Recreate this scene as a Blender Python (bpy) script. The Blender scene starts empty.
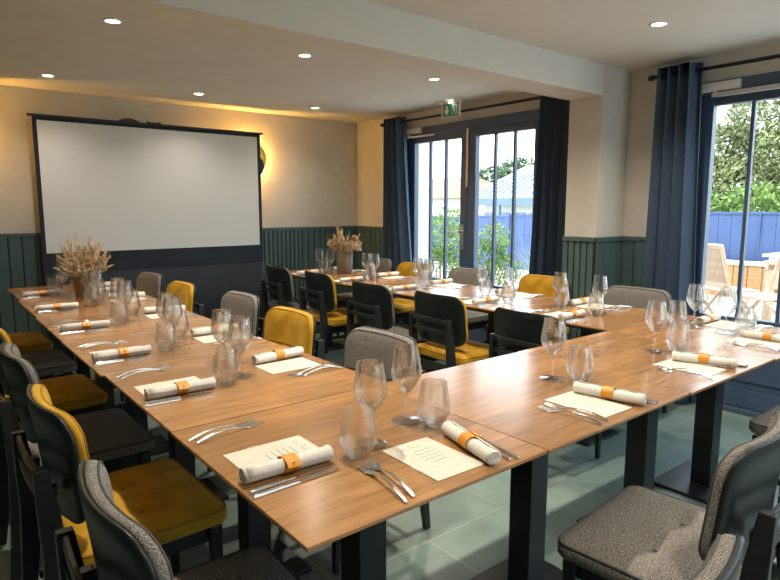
import bpy, bmesh, math, random
from mathutils import Vector, Matrix
C = bpy.context.scene.collection
R = math.radians
PI = math.pi
rnd = random.Random(7)
sc = bpy.context.scene

# ------------------------------------------------------------------ camera
cd = bpy.data.cameras.new('camera'); cam = bpy.data.objects.new('camera', cd); C.objects.link(cam)
cd.sensor_width = 36.0; cd.lens = 36.0 * 597 / 780; cd.clip_start = 0.02; cd.clip_end = 300
cam.location = (0, 0, 1.35)
cam.rotation_euler = (R(90) - math.atan(82 / 597), 0, R(-38.7))
sc.camera = cam
sc.cycles.transparent_max_bounces = 32; sc.cycles.max_bounces = 20; sc.cycles.transmission_bounces = 20
sc.cycles.caustics_refractive = False; sc.cycles.caustics_reflective = False; sc.cycles.sample_clamp_indirect = 4.0; sc.cycles.use_adaptive_sampling = False

# ------------------------------------------------------------------ view
vs = sc.view_settings
vs.view_transform = 'Standard'; vs.look = 'None'; vs.gamma = 1.0; vs.use_curve_mapping = False
vs.exposure = 1.45

# ------------------------------------------------------------------ sky
w = bpy.data.worlds.new('world'); sc.world = w; w.use_nodes = True
nt = w.node_tree; nt.nodes.clear()
wo = nt.nodes.new('ShaderNodeOutputWorld'); wb = nt.nodes.new('ShaderNodeBackground')
wb.inputs['Color'].default_value = (0.80, 0.91, 1.0, 1); wb.inputs['Strength'].default_value = 2.3
nt.links.new(wb.outputs[0], wo.inputs[0])

# ------------------------------------------------------------------ sun
sl = bpy.data.lights.new('sun', 'SUN'); sl.energy = 1.6; sl.angle = R(1.0); sl.color = (1, 0.95, 0.86)
so = bpy.data.objects.new('sun', sl); C.objects.link(so); so.location = (6, -4, 9)
so.rotation_euler = Vector((0.45, 0.30, -0.84)).to_track_quat('-Z', 'Y').to_euler()

# daylight portals in the two door openings, the added door and the added window (they guide sky sampling and give off nothing)
for (yc, wd) in ((4.0, 1.8), (0.95, 1.9), (-1.35, 1.9)):
    pl = bpy.data.lights.new('daylight_portal', 'AREA'); pl.shape = 'RECTANGLE'; pl.size = wd; pl.size_y = 1.6
    pl.cycles.is_portal = True
    po = bpy.data.objects.new('daylight_portal', pl); C.objects.link(po)
    po.location = (4.34, yc, 1.32); po.rotation_euler = (R(90), 0, R(90))
pl = bpy.data.lights.new('daylight_portal', 'AREA'); pl.shape = 'RECTANGLE'; pl.size = 2.1; pl.size_y = 1.3; pl.cycles.is_portal = True
po = bpy.data.objects.new('daylight_portal', pl); C.objects.link(po); po.location = (2.67, -2.74, 1.5); po.rotation_euler = (R(90), 0, 0)

DOWNLIGHT_POWER = 36.0
DOWNLIGHT_COLOR = (1.0, 0.88, 0.72)

# ------------------------------------------------------------------ materials
MATS = {}
def mat(name, col, rough=0.5, metal=0.0, spec=0.5, **kw):
    m = bpy.data.materials.new(name); m.use_nodes = True
    b = m.node_tree.nodes['Principled BSDF']
    b.inputs['Base Color'].default_value = (*col, 1); b.inputs['Roughness'].default_value = rough
    b.inputs['Metallic'].default_value = metal; b.inputs['Specular IOR Level'].default_value = spec
    for k, v in kw.items(): b.inputs[k].default_value = v
    MATS[name] = m
    return m
def nodes(m):
    n = m.node_tree.nodes; return n, m.node_tree.links, n['Principled BSDF']
def noisy(m, c1, c2, scale=(20, 20, 20), detail=4, lo=0.35, hi=0.65, bump=0.0, bdist=0.002, coords='Object', nscale=1.0):
    n, l, b = nodes(m)
    tc = n.new('ShaderNodeTexCoord'); mp = n.new('ShaderNodeMapping'); mp.inputs['Scale'].default_value = scale
    nz = n.new('ShaderNodeTexNoise'); nz.inputs['Scale'].default_value = nscale; nz.inputs['Detail'].default_value = detail
    cr = n.new('ShaderNodeValToRGB'); cr.color_ramp.elements[0].position = lo; cr.color_ramp.elements[1].position = hi
    cr.color_ramp.elements[0].color = (*c1, 1); cr.color_ramp.elements[1].color = (*c2, 1)
    l.new(tc.outputs[coords], mp.inputs[0]); l.new(mp.outputs[0], nz.inputs['Vector'])
    l.new(nz.outputs['Fac'], cr.inputs[0]); l.new(cr.outputs[0], b.inputs['Base Color'])
    if bump:
        bp = n.new('ShaderNodeBump'); bp.inputs['Strength'].default_value = bump; bp.inputs['Distance'].default_value = bdist
        l.new(nz.outputs['Fac'], bp.inputs['Height']); l.new(bp.outputs[0], b.inputs['Normal'])
    return m

M_wall = noisy(mat('wall_paint', (0.62, 0.58, 0.50), 0.75), (0.60, 0.58, 0.52), (0.64, 0.62, 0.56), (6, 6, 6))
M_ceil = noisy(mat('ceiling_paint', (0.70, 0.68, 0.62), 0.8), (0.69, 0.675, 0.63), (0.72, 0.705, 0.66), (5, 5, 5))
M_green = noisy(mat('green_panel_paint', (0.04, 0.07, 0.065), 0.55), (0.066, 0.116, 0.116), (0.078, 0.132, 0.132), (8, 8, 3))
M_green_dark = mat('green_groove_paint', (0.012, 0.02, 0.02), 0.7)
M_blue = noisy(mat('blue_door_paint', (0.045, 0.075, 0.13), 0.4), (0.062, 0.098, 0.168), (0.070, 0.108, 0.185), (9, 9, 3))
M_black = noisy(mat('black_stained_wood', (0.012, 0.014, 0.015), 0.42), (0.010, 0.012, 0.013), (0.017, 0.019, 0.020), (12, 12, 60))
M_shell = noisy(mat('black_back_shell', (0.012, 0.016, 0.017), 0.36, spec=0.35), (0.010, 0.014, 0.015), (0.016, 0.02, 0.021), (20, 20, 20))
M_steel_black = mat('black_powder_coated_steel', (0.010, 0.014, 0.018), 0.38)
M_tweed = noisy(mat('grey_tweed', (0.12, 0.11, 0.10), 0.95, spec=0.15), (0.050, 0.048, 0.046), (0.40, 0.37, 0.33), (480, 480, 480), 3, 0.40, 0.64, 0.5, 0.002)
M_velvet = noisy(mat('gold_velvet', (0.50, 0.27, 0.015), 0.7, spec=0.25), (0.42, 0.215, 0.008), (0.56, 0.31, 0.016), (14, 14, 14), 5)
nodes(M_velvet)[2].inputs['Sheen Weight'].default_value = 0.35
nodes(M_velvet)[2].inputs['Sheen Tint'].default_value = (1, 0.75, 0.25, 1)
M_tweed_pipe = mat('grey_piping', (0.07, 0.066, 0.062), 0.9)
M_velvet_pipe = mat('gold_piping', (0.34, 0.18, 0.006), 0.8)
M_curtain = noisy(mat('navy_curtain_fabric', (0.03, 0.052, 0.09), 0.85, spec=0.2), (0.062, 0.096, 0.158), (0.080, 0.120, 0.188), (160, 160, 60), 2)
M_drape = noisy(mat('black_skirt_fabric', (0.012, 0.015, 0.022), 0.8), (0.011, 0.017, 0.026), (0.016, 0.024, 0.036), (10, 10, 3))
M_screen = mat('matt_white_screen', (0.80, 0.80, 0.79), 0.85, spec=0.1)
M_napkin = noisy(mat('white_linen', (0.80, 0.77, 0.72), 0.9, spec=0.15), (0.66, 0.63, 0.58), (0.74, 0.71, 0.66), (90, 90, 90), 3, bump=0.15, bdist=0.001)
M_paper = mat('cream_paper', (0.66, 0.62, 0.53), 0.8, spec=0.2)
M_ink = mat('grey_ink', (0.05, 0.05, 0.05), 0.8)
M_ink_pale = mat('pale_grey_ink', (0.55, 0.51, 0.43), 0.8)
M_leather = noisy(mat('tan_leather', (0.60, 0.25, 0.03), 0.45), (0.62, 0.24, 0.015), (0.74, 0.31, 0.025), (60, 60, 60))
M_metal = mat('polished_steel', (0.72, 0.71, 0.69), 0.16, 1.0)
M_satin = mat('satin_metal', (0.62, 0.62, 0.62), 0.35, 1.0)
M_white = mat('white_plastic', (0.72, 0.72, 0.70), 0.45)
M_gold = mat('gold_dish', (0.85, 0.52, 0.10), 0.35, 0.9)
M_brown = mat('brown_disc', (0.10, 0.065, 0.045), 0.5)
M_rattan = noisy(mat('woven_straw', (0.34, 0.22, 0.085), 0.8), (0.25, 0.155, 0.055), (0.42, 0.28, 0.12), (40, 40, 140), 3, bump=0.5, bdist=0.004)
M_concrete = noisy(mat('taupe_ceramic', (0.19, 0.16, 0.125), 0.7), (0.17, 0.145, 0.112), (0.21, 0.18, 0.14), (20, 20, 20))
M_straw = noisy(mat('dried_grass', (0.52, 0.37, 0.19), 0.9), (0.44, 0.30, 0.14), (0.62, 0.46, 0.26), (30, 30, 30))
M_plume = noisy(mat('pale_dried_plume', (0.62, 0.48, 0.34), 0.95), (0.50, 0.36, 0.23), (0.74, 0.60, 0.46), (50, 50, 50))
M_teak = noisy(mat('pale_teak', (0.62, 0.46, 0.33), 0.7), (0.36, 0.25, 0.17), (0.46, 0.34, 0.24), (3, 40, 40))
M_slat = noisy(mat('orange_cedar', (0.55, 0.30, 0.12), 0.7), (0.28, 0.14, 0.05), (0.38, 0.21, 0.09), (3, 8, 30))
M_fence = noisy(mat('blue_fence_paint', (0.04, 0.075, 0.18), 0.6), (0.037, 0.070, 0.17), (0.046, 0.083, 0.20), (6, 6, 2))
M_white_wall = mat('white_render', (0.55, 0.545, 0.53), 0.8)
M_terr = noisy(mat('pale_terrace_slab', (0.62, 0.60, 0.57), 0.8), (0.58, 0.56, 0.53), (0.66, 0.64, 0.61), (3, 3, 3))
M_roof_red = noisy(mat('terracotta_tiles', (0.52, 0.28, 0.19), 0.8), (0.20, 0.10, 0.065), (0.28, 0.15, 0.105), (30, 4, 4))
M_zinc = mat('pale_zinc_roof', (0.17, 0.225, 0.29), 0.5)
M_zinc_rib = mat('white_roof_rib', (0.40, 0.42, 0.44), 0.5)
M_pav = mat('pavilion_grey_blue', (0.09, 0.14, 0.21), 0.6)
M_pglass = mat('pale_house_glass', (0.14, 0.19, 0.24), 0.15)
M_grass_ground = noisy(mat('meadow_ground', (0.16, 0.20, 0.08), 0.95), (0.12, 0.16, 0.06), (0.22, 0.25, 0.12), (1, 1, 1))
M_trunk = mat('bark', (0.14, 0.10, 0.07), 0.9)
def leafmat(name, a, b):
    return noisy(mat(name, a, 0.65, spec=0.3), a, b, (2.2, 2.2, 2.2), 3, 0.3, 0.7)
M_leaf_soft = leafmat('soft_olive_foliage', (0.13, 0.155, 0.06), (0.25, 0.27, 0.125))
M_leaf_bright = leafmat('bright_green_foliage', (0.075, 0.15, 0.025), (0.17, 0.25, 0.06))
M_leaf_dark = leafmat('dark_green_foliage', (0.035, 0.075, 0.03), (0.075, 0.13, 0.05))
M_blade = leafmat('pale_grass_blades', (0.16, 0.22, 0.09), (0.30, 0.34, 0.18))
M_exit = mat('exit_green', (0.02, 0.22, 0.12), 0.5)
M_red = mat('red_plastic', (0.5, 0.02, 0.02), 0.4)
M_skyw = mat('white_pictogram', (0.85, 0.85, 0.85), 0.5)

def emis(name, col, s):
    m = bpy.data.materials.new(name); m.use_nodes = True
    n = m.node_tree.nodes; n.clear()
    e = n.new('ShaderNodeEmission'); o = n.new('ShaderNodeOutputMaterial')
    e.inputs[0].default_value = (*col, 1); e.inputs[1].default_value = s
    m.node_tree.links.new(e.outputs[0], o.inputs[0]); return m
M_lamp = emis('downlight_led', (1, 0.86, 0.66), 9.0)
M_amber = emis('amber_led_ring', (1, 0.50, 0.10), 230.0)

def glass(name, col=(1, 1, 1), ior=1.45):
    m = bpy.data.materials.new(name); m.use_nodes = True
    n = m.node_tree.nodes; n.clear()
    g = n.new('ShaderNodeBsdfGlass'); o = n.new('ShaderNodeOutputMaterial')
    g.inputs['Color'].default_value = (*col, 1); g.inputs['Roughness'].default_value = 0.0; g.inputs['IOR'].default_value = ior
    m.node_tree.links.new(g.outputs[0], o.inputs[0]); return m
def clear(name):
    m = bpy.data.materials.new(name); m.use_nodes = True
    n = m.node_tree.nodes; l = m.node_tree.links; n.clear()
    t = n.new('ShaderNodeBsdfTransparent'); g = n.new('ShaderNodeBsdfGlossy'); f = n.new('ShaderNodeLayerWeight'); f.inputs['Blend'].default_value = 0.5
    mx = n.new('ShaderNodeMixShader'); o = n.new('ShaderNodeOutputMaterial')
    t.inputs[0].default_value = (0.985, 0.99, 0.985, 1); g.inputs['Roughness'].default_value = 0.06
    pw = n.new('ShaderNodeMath'); pw.operation = 'POWER'; pw.inputs[1].default_value = 3.0
    ma = n.new('ShaderNodeMath'); ma.operation = 'MULTIPLY_ADD'; ma.inputs[1].default_value = 0.95; ma.inputs[2].default_value = 0.03
    l.new(f.outputs['Facing'], pw.inputs[0]); l.new(pw.outputs[0], ma.inputs[0]); l.new(ma.outputs[0], mx.inputs[0])
    l.new(t.outputs[0], mx.inputs[1]); l.new(g.outputs[0], mx.inputs[2])
    rf = n.new('ShaderNodeBsdfGlass'); rf.inputs['Roughness'].default_value = 0.0; rf.inputs['IOR'].default_value = 1.45; m2 = n.new('ShaderNodeMixShader'); m2.inputs[0].default_value = 0.28
    l.new(mx.outputs[0], m2.inputs[1]); l.new(rf.outputs[0], m2.inputs[2]); l.new(m2.outputs[0], o.inputs[0]); return m
M_glass = clear('clear_glass')
def pane_mat():
    m = bpy.data.materials.new('window_pane'); m.use_nodes = True
    n = m.node_tree.nodes; l = m.node_tree.links; n.clear()
    t = n.new('ShaderNodeBsdfTransparent'); g = n.new('ShaderNodeBsdfGlossy'); f = n.new('ShaderNodeLayerWeight'); f.inputs['Blend'].default_value = 0.5
    mx = n.new('ShaderNodeMixShader'); o = n.new('ShaderNodeOutputMaterial')
    t.inputs[0].default_value = (0.96, 0.975, 0.975, 1); g.inputs['Roughness'].default_value = 0.0
    pw = n.new('ShaderNodeMath'); pw.operation = 'POWER'; pw.inputs[1].default_value = 5.0
    ma = n.new('ShaderNodeMath'); ma.operation = 'MULTIPLY_ADD'; ma.inputs[1].default_value = 0.9; ma.inputs[2].default_value = 0.025
    l.new(f.outputs['Facing'], pw.inputs[0]); l.new(pw.outputs[0], ma.inputs[0]); l.new(ma.outputs[0], mx.inputs[0]); l.new(t.outputs[0], mx.inputs[1]); l.new(g.outputs[0], mx.inputs[2]); l.new(mx.outputs[0], o.inputs[0])
    return m
M_pane = pane_mat()

def oak(name, seed):
    m = mat(name, (0.4, 0.2, 0.08), 0.24, spec=0.6)
    n, l, b = nodes(m)
    b.inputs['Coat Weight'].default_value = 0.20; b.inputs['Coat Roughness'].default_value = 0.18
    tc = n.new('ShaderNodeTexCoord')
    mp0 = n.new('ShaderNodeMapping'); mp0.inputs['Location'].default_value = (seed * 1.7, seed * 0.37, 0)
    l.new(tc.outputs['Object'], mp0.inputs[0])
    br = n.new('ShaderNodeTexBrick'); br.offset = 0.37; br.inputs['Scale'].default_value = 1.0
    br.inputs['Brick Width'].default_value = 0.62; br.inputs['Row Height'].default_value = 0.118; br.inputs['Mortar Size'].default_value = 0.0008
    br.inputs['Color1'].default_value = (0.0, 0.0, 0.0, 1); br.inputs['Color2'].default_value = (1, 1, 1, 1); br.inputs['Mortar'].default_value = (0.3, 0.3, 0.3, 1)
    l.new(mp0.outputs[0], br.inputs['Vector'])
    mp = n.new('ShaderNodeMapping'); mp.inputs['Scale'].default_value = (2.6, 26, 1)
    l.new(mp0.outputs[0], mp.inputs[0])
    n1 = n.new('ShaderNodeTexNoise'); n1.inputs['Scale'].default_value = 1.6; n1.inputs['Detail'].default_value = 8; n1.inputs['Distortion'].default_value = 0.9
    l.new(mp.outputs[0], n1.inputs['Vector'])
    mp2 = n.new('ShaderNodeMapping'); mp2.inputs['Scale'].default_value = (9, 150, 1)
    l.new(mp0.outputs[0], mp2.inputs[0])
    n2 = n.new('ShaderNodeTexNoise'); n2.inputs['Scale'].default_value = 1.0; n2.inputs['Detail'].default_value = 4
    l.new(mp2.outputs[0], n2.inputs['Vector'])
    cr = n.new('ShaderNodeValToRGB'); e = cr.color_ramp.elements
    e[0].position = 0.30; e[0].color = (0.225, 0.105, 0.034, 1); e[1].position = 0.70; e[1].color = (0.43, 0.222, 0.083, 1)
    ad = n.new('ShaderNodeMath'); ad.operation = 'MULTIPLY_ADD'; ad.inputs[1].default_value = 0.65
    mu = n.new('ShaderNodeMath'); mu.operation = 'MULTIPLY'; mu.inputs[1].default_value = 0.35
    l.new(n2.outputs['Fac'], mu.inputs[0]); l.new(n1.outputs['Fac'], ad.inputs[0]); l.new(mu.outputs[0], ad.inputs[2])
    l.new(ad.outputs[0], cr.inputs[0])
    hs = n.new('ShaderNodeHueSaturation')
    mr = n.new('ShaderNodeMapRange'); mr.inputs['To Min'].default_value = 0.80; mr.inputs['To Max'].default_value = 1.16
    l.new(br.outputs['Color'], mr.inputs['Value']); l.new(mr.outputs[0], hs.inputs['Value'])
    l.new(cr.outputs[0], hs.inputs['Color']); l.new(hs.outputs[0], b.inputs['Base Color'])
    bp = n.new('ShaderNodeBump'); bp.inputs['Strength'].default_value = 0.12; bp.inputs['Distance'].default_value = 0.002
    l.new(ad.outputs[0], bp.inputs['Height']); l.new(bp.outputs[0], b.inputs['Normal'])
    return m
M_oak = [oak('oak_veneer_%s' % k, i) for i, k in enumerate(('honey', 'amber', 'toffee'))]

def tiles():
    m = mat('grey_green_stone_tiles', (0.2, 0.24, 0.22), 0.32)
    n, l, b = nodes(m)
    tc = n.new('ShaderNodeTexCoord')
    mp = n.new('ShaderNodeMapping'); mp.inputs['Location'].default_value = (0.25, 0.12, 0)
    l.new(tc.outputs['Object'], mp.inputs[0])
    br = n.new('ShaderNodeTexBrick'); br.offset = 0.5; br.inputs['Scale'].default_value = 1
    br.inputs['Brick Width'].default_value = 0.9; br.inputs['Row Height'].default_value = 0.45; br.inputs['Mortar Size'].default_value = 0.0028
    br.inputs['Color1'].default_value = (0.18, 0.255, 0.23, 1); br.inputs['Color2'].default_value = (0.235, 0.315, 0.285, 1); br.inputs['Mortar'].default_value = (0.36, 0.38, 0.33, 1)
    l.new(mp.outputs[0], br.inputs['Vector'])
    nz = n.new('ShaderNodeTexNoise'); nz.inputs['Scale'].default_value = 3.5; nz.inputs['Detail'].default_value = 9; nz.inputs['Roughness'].default_value = 0.65
    l.new(tc.outputs['Object'], nz.inputs['Vector'])
    mr = n.new('ShaderNodeMapRange'); mr.inputs['From Min'].default_value = 0.3; mr.inputs['From Max'].default_value = 0.7; mr.inputs['To Min'].default_value = 0.78; mr.inputs['To Max'].default_value = 1.22
    hs = n.new('ShaderNodeHueSaturation')
    l.new(nz.outputs['Fac'], mr.inputs['Value']); l.new(mr.outputs[0], hs.inputs['Value']); l.new(br.outputs['Color'], hs.inputs['Color'])
    l.new(hs.outputs[0], b.inputs['Base Color'])
    return m
M_tile = tiles()

# ------------------------------------------------------------------ mesh helpers
class MB:
    def __init__(s): s.v = []; s.f = []
    def add(s, v, f):
        o = len(s.v); s.v += [tuple(p) for p in v]; s.f += [tuple(i + o for i in q) for q in f]
    def box(s, x0, x1, y0, y1, z0, z1, mtx=None):
        v = [Vector((x, y, z)) for z in (z0, z1) for y in (y0, y1) for x in (x0, x1)]
        if mtx: v = [mtx @ p for p in v]
        s.add(v, [(0, 2, 3, 1), (4, 5, 7, 6), (0, 1, 5, 4), (2, 6, 7, 3), (0, 4, 6, 2), (1, 3, 7, 5)])
    def cbox(s, c, d, mtx=None):
        s.box(c[0] - d[0] / 2, c[0] + d[0] / 2, c[1] - d[1] / 2, c[1] + d[1] / 2, c[2] - d[2] / 2, c[2] + d[2] / 2, mtx)
    def loft(s, secs, close=True, caps=True):
        n = len(secs[0]); v = [p for q in secs for p in q]; f = []
        for i in range(len(secs) - 1):
            for j in range(n if close else n - 1):
                a = i * n + j; b = i * n + (j + 1) % n
                f.append((a, b, b + n, a + n))
        if caps:
            f.append(tuple(range(n - 1, -1, -1))); f.append(tuple((len(secs) - 1) * n + j for j in range(n)))
        s.add(v, f)
    def lathe(s, prof, n=24, c=(0, 0, 0), closed=False):
        v = []; f = []; k = len(prof)
        for j in range(n):
            a = 2 * PI * j / n
            for r, z in prof: v.append((c[0] + r * math.cos(a), c[1] + r * math.sin(a), c[2] + z))
        for j in range(n):
            j2 = (j + 1) % n
            for i in range(k if closed else k - 1):
                i2 = (i + 1) % k
                f.append((j * k + i, j2 * k + i, j2 * k + i2, j * k + i2))
        s.add(v, f)
    def tube(s, pts, rad, n=8, caps=True):
        pts = [Vector(p) for p in pts]; secs = []
        up = Vector((0, 0, 1))
        for i, p in enumerate(pts):
            t = (pts[min(i + 1, len(pts) - 1)] - pts[max(i - 1, 0)]).normalized()
            ref = up if abs(t.z) < 0.93 else Vector((1, 0, 0))
            a = t.cross(ref).normalized(); b = t.cross(a).normalized()
            r = rad[i] if isinstance(rad, (list, tuple)) else rad
            secs.append([p + (a * math.cos(2 * PI * k / n) + b * math.sin(2 * PI * k / n)) * r for k in range(n)])
        s.loft(secs, True, caps)
    def ring(s, pts, rad, n=6):
        pts = [Vector(p) for p in pts]; N = len(pts); v = []; f = []
        for i, p in enumerate(pts):
            t = (pts[(i + 1) % N] - pts[i - 1]).normalized()
            ref = Vector((0, 0, 1)) if abs(t.z) < 0.9 else Vector((0, 1, 0))
            a = t.cross(ref).normalized(); b = t.cross(a).normalized()
            v += [p + (a * math.cos(2 * PI * k / n) + b * math.sin(2 * PI * k / n)) * rad for k in range(n)]
        for i in range(N):
            for k in range(n):
                f.append((i * n + k, i * n + (k + 1) % n, ((i + 1) % N) * n + (k + 1) % n, ((i + 1) % N) * n + k))
        s.add(v, f)
    def build(s, name, m, parent=None, smooth=False, bevel=0.0, seg=2):
        me = bpy.data.meshes.new(name); me.from_pydata(s.v, [], s.f); me.validate()
        bm = bmesh.new(); bm.from_mesh(me); bmesh.ops.recalc_face_normals(bm, faces=bm.faces); bm.to_mesh(me); bm.free()
        for q in (m if isinstance(m, (list, tuple)) else [m]): me.materials.append(q)
        if smooth:
            for p in me.polygons: p.use_smooth = True
        o = bpy.data.objects.new(name, me); C.objects.link(o)
        if parent: o.parent = parent
        if bevel:
            b = o.modifiers.new('bevel', 'BEVEL'); b.width = bevel; b.segments = seg; b.limit_method = 'ANGLE'; b.angle_limit = R(40)
        if smooth == 'auto':
            pass
        return o

def tag(o, label=None, cat=None, group=None, kind=None):
    if label: o['label'] = label
    if cat: o['category'] = cat
    if group: o['group'] = group
    if kind: o['kind'] = kind
    return o
def empty(name, loc, rz=0.0):
    o = bpy.data.objects.new(name, None); C.objects.link(o); o.location = loc; o.rotation_euler = (0, 0, rz); o.empty_display_size = 0.1
    return o
KIDS = {}
def copy_tree(o, parent=None):
    c = o.copy(); C.objects.link(c)
    if parent: c.parent = parent
    for ch in list(o.children): copy_tree(ch, c)
    return c
def struct(name, mb, m, **k):
    o = mb.build(name, m, None, **k); o['kind'] = 'structure'; return o
def bx(*a):
    m = MB(); m.box(*a); return m

def rrect(hw, hh, r, n=8):
    r = min(r, hw - 1e-4, hh - 1e-4); p = []
    for cx, cy, a0 in ((hw - r, hh - r, 0), (-hw + r, hh - r, 90), (-hw + r, -hh + r, 180), (hw - r, -hh + r, 270)):
        for k in range(n + 1):
            a = R(a0 + 90 * k / n); p.append((cx + r * math.cos(a), cy + r * math.sin(a)))
    # straight edges get extra points so that a bend follows the outline
    q = []
    for i in range(len(p)):
        a, b = p[i], p[(i + 1) % len(p)]; q.append(a)
        d = math.hypot(b[0] - a[0], b[1] - a[1])
        if d > 0.05 or (i % (n + 1) == n):
            for t in range(1, 6): q.append((a[0] + (b[0] - a[0]) * t / 6, a[1] + (b[1] - a[1]) * t / 6))
    return q
def pad(hw, hh, r, prof, fn, front_dim=None):
    """rounded rectangular pad: prof = list of (inset, n) from the front centre out over the rim to the rear centre"""
    mb = MB(); secs = []
    m = min(hw, hh)
    for ins, n in prof:
        if ins < m * 0.55: o = rrect(hw - ins, hh - ins, max(r - ins, 0.02))
        else:
            k = (1 - (ins - m * 0.55) / (m * 0.45)); k = max(k, 0.02)
            i0 = m * 0.55
            o = [(x * k, y * k) for x, y in rrect(hw - i0, hh - i0, max(r - i0, 0.02))]
        row = []
        for x, y in o:
            nn = n + (front_dim(x, y) if (front_dim and n > 0) else 0)
            row.append(Vector(fn(x, y, nn)))
        secs.append(row)
    mb.loft(secs, True, True)
    return mb, secs

# ------------------------------------------------------------------ room shell
XL, XR, YN, YB, ZC = -1.35, 4.19, -2.6, 5.85, 2.33
ZW = 1.14
struct('floor', bx(XL - .2, XR + 0.12, YN - .2, YB + .2, -0.12, 0.0), M_tile)
struct('ceiling', bx(XL - .2, XR + .3, YN - .2, YB + .2, ZC, ZC + 0.2), M_ceil)
struct('wall_back', bx(XL - .2, XR + .25, YB, YB + 0.2, -0.1, ZC), M_wall)
struct('wall_left', bx(XL - 0.2, XL, YN - .2, YB, -0.1, ZC), M_wall)
wf = MB()
wf.box(XL, 1.6, YN - .2, YN, -.1, ZC); wf.box(3.75, XR + .25, YN - .2, YN, -.1, ZC); wf.box(1.6, 3.75, YN - .2, YN, -.1, .85); wf.box(1.6, 3.75, YN - .2, YN, 2.15, ZC)
struct('wall_front', wf, M_wall)
wn = MB(); wn.box(1.601, 3.749, YN - .14, YN - .06, .851, .92); wn.box(1.601, 3.749, YN - .14, YN - .06, 2.08, 2.149)
for k in range(3): wn.box(1.601 + k * 1.039, 1.601 + k * 1.039 + .07, YN - .14, YN - .06, .92, 2.08)
wn = struct('window_added', wn, M_blue)  # unseen window, added to let more daylight into the room
for k in range(2):
    q = MB(); q.box(1.601 + k * 1.039 + .07, 1.601 + (k + 1) * 1.039, YN - .102, YN - .098, .92, 2.08); q = q.build('glass_pane', M_pane, wn); q['kind'] = 'structure'
D1 = (3.10, 5.05); D2 = (0.03, 2.04); ZH = 2.172; D3 = (-2.35, -.30)
wr = MB()
wr.box(XR, XR + .25, D1[1], YB, -0.1, ZC); wr.box(XR, XR + .25, D2[1], D1[0], -0.1, ZC); wr.box(XR, XR + .25, D3[1], D2[0], -0.1, ZC); wr.box(XR, XR + .25, YN, D3[0], -0.1, ZC); wr.box(XR, XR + .25, D3[0], D3[1], ZH, ZC)
wr.box(XR, XR + .25, D1[0], D1[1], ZH, ZC); wr.box(XR, XR + .25, D2[0], D2[1], ZH, ZC)
struct('wall_right', wr, M_wall)
PX, PY0, PY1 = 3.835, 2.425, 2.69
ZS = 2.125
struct('trim_1', bx(PX, XR, PY0, PY1, 0, ZC), M_wall)                 # pillar
struct('trim_2', bx(XL, PX, PY0, PY1, ZS, ZC), M_ceil)               # beam

def wainscot(name, x0, y0, x1, y1, nx, ny, bw, gap=0.010, z0=0.09):
    """vertical boards on a wall from (x0,y0) to (x1,y1), facing (nx,ny)"""
    d = Vector((x1 - x0, y1 - y0, 0)); L = d.length; d.normalize(); nrm = Vector((nx, ny, 0))
    m = Matrix(((d.x, nrm.x, 0, x0), (d.y, nrm.y, 0, y0), (0, 0, 1, 0), (0, 0, 0, 1)))
    mb = MB()
    t = 0.0
    while t < L - 0.005:
        e = min(t + bw - gap, L); mb.box(t, e, 0.006, 0.018, z0, ZW - 0.03, m); t += bw
    o = struct(name, mb, M_green)
    b2 = MB(); b2.box(0, L, 0.0005, 0.006, 0.0, ZW, m); q = b2.build('backing_board', M_green_dark, o); q['kind'] = 'structure'
    b3 = MB(); b3.box(0, L, 0.0005, 0.026, ZW - 0.03, ZW, m); b3.box(0, L, 0.0005, 0.022, 0, z0, m)
    q = b3.build('cap_and_skirting', M_green, o); q['kind'] = 'structure'
    return o
wainscot('trim_3', XL, YB, 0.92, YB, 0, -1, 0.099)
wainscot('trim_4', 2.80, YB, 3.42, YB, 0, -1, 0.052, 0.013)
wainscot('trim_5', 3.42, YB, XR, YB, 0, -1, 0.078)
wainscot('trim_6', XR, YB - .02, XR, D1[1], -1, 0, 0.09)
wainscot('trim_7', XR, D1[0] - 0.002, XR, PY1, -1, 0, 0.09)
wainscot('trim_8', PX, PY1, PX, PY0, -1, 0, 0.053, 0.013)
wainscot('trim_9', PX, PY0, XR - .02, PY0, 0, -1, 0.085, 0.006)
wainscot('trim_10', XR, PY0 - .02, XR, D2[1] + 0.002, -1, 0, 0.09)
wainscot('trim_11', XL, YN, XL, YB - .02, 1, 0, 0.099)

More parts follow.
